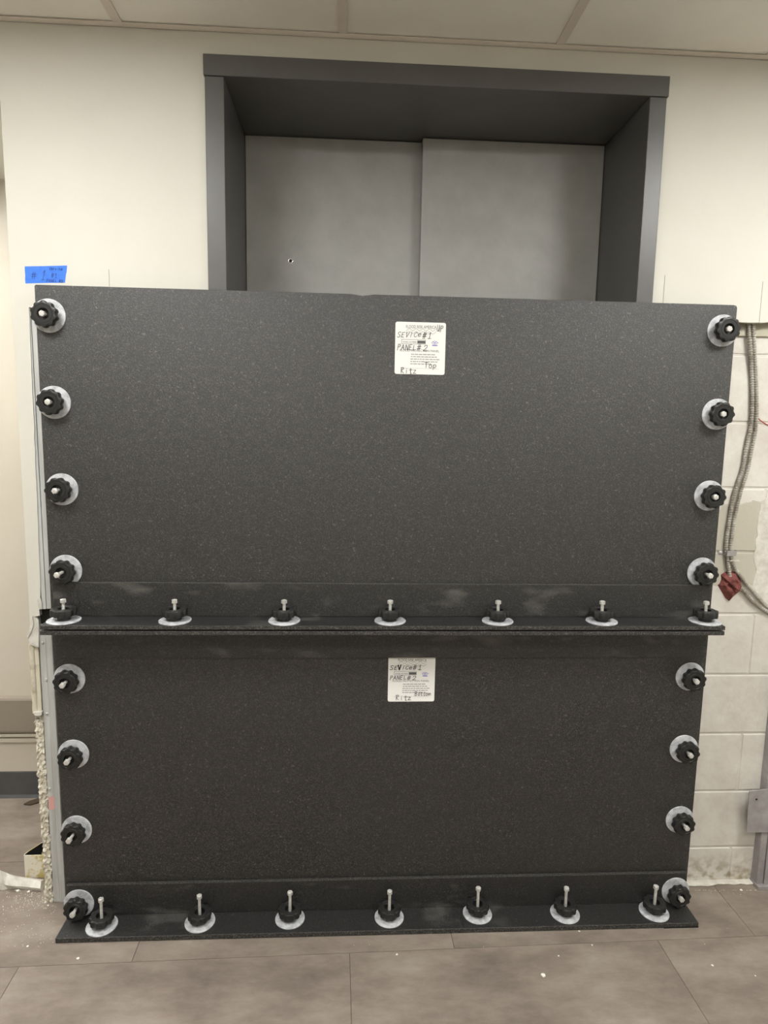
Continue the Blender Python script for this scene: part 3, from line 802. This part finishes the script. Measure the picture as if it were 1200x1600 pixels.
# clip
cl = empty('cable_clip', onY(1126, 868, YB)); WL[cl.name] = onY(1126, 868, YB)
tag(cl, 'small steel strap clip screwed beside the cables above the red putty', 'clip')
p = onY(1126, 863, YB); p2 = onY(1146, 863, YB)
s = MB(); s.box(p.x-.009, p.x+.010, YB-.0015, YB, p.z-.008, p.z+.008)
prof = [(p.x+.009, YB-.001), (p.x+.011, YB-.017), (p2.x-.004, YB-.018), (p2.x+.001, YB-.014), (p2.x+.002, YB-.001)]
for a, b_ in zip(prof, prof[1:]):
    s.add([(a[0], a[1], p.z-.009), (b_[0], b_[1], p.z-.009), (b_[0], b_[1], p.z+.009), (a[0], a[1], p.z+.009),
           (a[0]+.0008, a[1]-.0012, p.z-.009), (b_[0]+.0008, b_[1]-.0012, p.z-.009), (b_[0]+.0008, b_[1]-.0012, p.z+.009), (a[0]+.0008, a[1]-.0012, p.z+.009)],
          [(0,1,2,3),(7,6,5,4),(0,4,5,1),(1,5,6,2),(2,6,7,3),(3,7,4,0)])
s.build('strap', 'galvanised_dull', cl)
k = MB().lathe([(.0055, 0), (.0055, .0015), (.003, .003), (.0005, .0033)], 14).build('screw', 'zinc_bolt', cl, origin=(0, 0, 0), smooth=True)
k.rotation_euler = (PI/2, 0, 0); k.location = Vector((p.x-.001, YB-.0015, p.z))-WL[cl.name]
# thin plastic tie round both cables
pt = onY(1141, 874.5, YB)
tie = MB().box(pt.x-.013, pt.x+.020, YB-.0185, YB-.0165, pt.z-.002, pt.z+.002).box(pt.x-.013, pt.x-.0115, YB-.0185, YB, pt.z-.002, pt.z+.002).box(pt.x+.0185, pt.x+.020, YB-.0185, YB, pt.z-.002, pt.z+.002)
tag(tie.build('cable_tie', 'torn_paper', bevel=.0005), 'thin pale tie round the two cables just below the clip', 'cable tie')
# red firestop putty: lumpy pad with a dark slot
out = [(1124, 912), (1121, 914), (1127, 924), (1133, 934), (1139, 939), (1147, 931), (1155, 923), (1158, 915), (1157, 905), (1152, 898), (1148, 893), (1140, 892), (1132, 894), (1126, 898), (1127, 905)]
cn = onY(1140, 914, YB); rp = MB(); ring = pxy(out, YB); NR = 7
for k in range(NR+1):
    t = k/NR
    for i, (x, z) in enumerate(ring):
        px, pz = x+(cn.x-x)*t, z+(cn.z-z)*t
        hgt = .020*(1-(1-min(1, t*1.6))**2) + .010*(noise.noise(Vector((px*60, pz*60, 3)))) * (0 if k == 0 else 1)
        slot = abs((pz-cn.z) + .75*(px-cn.x) + .006)
        if t > .2: hgt -= .016*max(0, 1-slot/.008)
        rp.v.append(Vector((px, YB-max(.0005, hgt) if k else YB, pz)))
n_ = len(ring)
for k in range(NR):
    for i in range(n_):
        j = (i+1) % n_; rp.f.append([k*n_+i, k*n_+j, (k+1)*n_+j, (k+1)*n_+i]); rp.mi.append(0)
rp.f.append([NR*n_+i for i in range(n_)]); rp.mi.append(0)
rp.f.append([i for i in range(n_-1, -1, -1)]); rp.mi.append(0)
bm_o = rp.build('firestop_putty', 'red_putty')
tag(bm_o, 'lump of dull red putty on the block wall where a cable enters', 'putty')
wr_ = spline([onY(1183, 650, YB-.003), onY(1187, 656, YB-.006), (onY(1191, 659, YB-.004)), onY(1197, 663, YB-.002), onY(1206, 666, YB-.002)], .004)
tag(MB().tube(wr_, .0016, 6).build('wire_scrap', 'red_wire', smooth=True), 'short thin red wire scrap against the block wall near the right edge', 'wire')

# ------------------------------------------------------------------ peeled base, white strip and rubble at far left
pb = empty('peeled_baseboard', (-1.11, .06, 0)); WL[pb.name] = Vector((-1.11, .06, 0))
tag(pb, 'peeled black rubber base with glue residue, curling off the wall end', 'baseboard')
a = onZ(38, 1372, 0); hb = onY(37, 1337, a.y).z
pa = [Vector((XE-.003, a.y+.002, 0)), Vector((a.x+.02, a.y, 0)), Vector((a.x+.004, a.y+.001, 0)), Vector((a.x, a.y+.006, 0)), Vector((a.x+.004, a.y+.02, 0)), Vector((a.x+.03, a.y+.07, 0)), Vector((XE-.004, a.y+.14, 0))]
def strip(path, th, h0, h1, mi_in=1):
    s = MB(); n = len(path); L_ = []; R_ = []
    for k, p in enumerate(path):
        t = (path[min(k+1, n-1)]-path[max(k-1, 0)]).normalized(); nn = Vector((-t.y, t.x, 0))
        L_.append(p); R_.append(p+nn*th)
    for k in range(n-1):
        a_, b_, c_, d_ = L_[k], L_[k+1], R_[k+1], R_[k]
        up_ = Vector((0, 0, h1)); dn_ = Vector((0, 0, h0))
        s.add([a_+dn_, b_+dn_, c_+dn_, d_+dn_, a_+up_, b_+up_, c_+up_, d_+up_], [(0,1,5,4)], 0)
        s.add([a_+dn_, b_+dn_, c_+dn_, d_+dn_, a_+up_, b_+up_, c_+up_, d_+up_], [(2,3,7,6)], 1)
        s.add([a_+dn_, b_+dn_, c_+dn_, d_+dn_, a_+up_, b_+up_, c_+up_, d_+up_], [(4,5,6,7),(0,3,2,1),(1,2,6,5),(0,4,7,3)], 0)
    return s
sp = strip(pa, -.003, 0.0005, hb)
# which side is inside: second offset runs towards the wall
sp.build('rubber_strip', ['adhesive', 'rubber_black'], pb, fix=False)
MB().prism_z([(XE-.006, a.y+.006), (a.x+.010, a.y+.006), (a.x+.012, a.y+.02), (a.x+.034, a.y+.068), (XE-.006, a.y+.128)], .0005, .004).build('fold_shade', 'rubber_black', pb)  # black sheet filling the fold: rubber back and inner shadow in one colour

ws = empty('white_strip', onZ(30, 1388, 0)); WL[ws.name] = onZ(30, 1388, 0)
tag(ws, 'crumpled white plastic strip lying on the floor at the far left', 'strip')
pth = [(66, 1374, 1392), (50, 1371, 1391), (35, 1369, 1389.5), (22, 1366, 1389), (12, 1361, 1389), (4, 1358, 1391), (-8, 1352, 1390), (-30, 1345, 1386)]
s = MB(); rnd = random.Random(3); rows = []
for k, (u, vt, vb) in enumerate(pth):
    b0 = onZ(u, vb, 0.0008); tz = onY(u, vt, b0.y+.02)
    crm = .007 if k >= 3 else .002
    row = [b0, b0.lerp(Vector((tz.x, b0.y+.004, tz.z)), .45)+Vector((0, -.006+rnd.uniform(-crm, crm), rnd.uniform(-crm, crm)*.5)), Vector((tz.x, b0.y+.012, tz.z)), Vector((tz.x, b0.y+.035, max(.002, tz.z*.55))), Vector((tz.x, b0.y+.045, .0008))]
    rows.append(row); s.v += row
for k in range(len(rows)-1):
    for i in range(4):
        q = k*5+i; s.f.append([q, q+1, q+6, q+5]); s.mi.append(0)
s.f.append([0, 1, 2, 3, 4]); s.mi.append(0); e = (len(rows)-1)*5; s.f.append([e+4, e+3, e+2, e+1, e]); s.mi.append(0)
s.build('strip_body', 'torn_paper', ws)

def chip(u, v, r, label, seed, flat=.4, group='plaster chips on the floor'):
    p = onZ(u, v, 0); rnd = random.Random(seed); n = 7; s = MB(); h = r*flat
    pts = [(p.x+r*rnd.uniform(.6, 1.1)*math.cos(2*PI*i/n), p.y+r*rnd.uniform(.6, 1.1)*math.sin(2*PI*i/n)) for i in range(n)]
    s.prism_z(pts, .0003, .0003+h)
    o = s.build('plaster_chip', 'chip_white', bevel=r*.12, seg=1)
    tag(o, label, 'plaster chip', group)
chip(849, 1525, .0088, 'largest white plaster chip, alone on the floor right of centre', 1)
chip(905, 1453.5+2, .0035, 'white speck touching the front edge of the bottom flange', 2)
chip(925, 1477, .0035, 'small white chip between the flange and the largest chip, upper right', 3)
chip(873, 1494, .003, 'tiny white chip directly above the largest chip', 4)
chip(620, 1492, .004, 'small white chip on the floor below the panel middle', 5)
chip(1113, 1509, .0045, 'small white chip on the floor near the right edge, in front of the stud', 6)
chip(1180, 1525, .003, 'tiny white chip at the extreme right of the floor', 7)
chip(122, 1498, .005, 'small white chip on the floor below the left flange corner', 8)
chip(28, 1393, .006, 'crumb of plaster in front of the white strip, leftmost', 9, .8)
chip(45, 1394, .005, 'crumb of plaster in front of the white strip, right one', 10, .8)
chip(43, 1479, .004, 'small white chip left of the bottom flange end', 11)
chip(75, 1415, .0035, 'small white chip between the stud foot and the flange end', 12)
chip(1158, 1391, .006, 'pale crumb at the foot of the block wall near the stud', 13, .3)
# uncountable dust by the stud foot
s = MB(); rnd = random.Random(21)
for k in range(420):
    u = rnd.gauss(60, 30); v = rnd.gauss(1402, 10) if k < 230 else rnd.uniform(1392, 1480)
    if k >= 230: u = rnd.uniform(0, 95) if rnd.random() < .75 else rnd.uniform(0, 1200)
    if k >= 380: u, v = rnd.uniform(1080, 1185), rnd.gauss(1389, 4)
    if 88 < u < 1085 and v < 1476: continue
    p = onZ(u, max(1391, v), 0)
    r = rnd.uniform(.0008, .0022)
    if p.y > -.01 and p.x > -1.08 and p.x < -.95: continue
    s.add([(p.x-r, p.y-r*.7, .0003), (p.x+r*.8, p.y-r, .0003), (p.x+r*.2, p.y+r, .0003), (p.x, p.y, .0003+r)], [(0,1,3),(1,2,3),(2,0,3),(0,2,1)])
d = s.build('plaster_dust', 'dust'); tag(d, 'scattered pale plaster dust and specks on the floor', 'dust', kind='stuff')
# scrap of torn flooring in the alcove
pz = [onZ(u, v, 0) for u, v in ((37, 1258), (46, 1253), (56, 1250), (66, 1246), (68, 1252), (58, 1256), (47, 1259))]
sc = MB().prism_z([(q.x, q.y) for q in pz], .0004, .006).build('floor_scrap', 'scrap_brown', bevel=.001)
tag(sc, 'dark brown scrap of debris on the alcove floor behind the wall end', 'scrap')
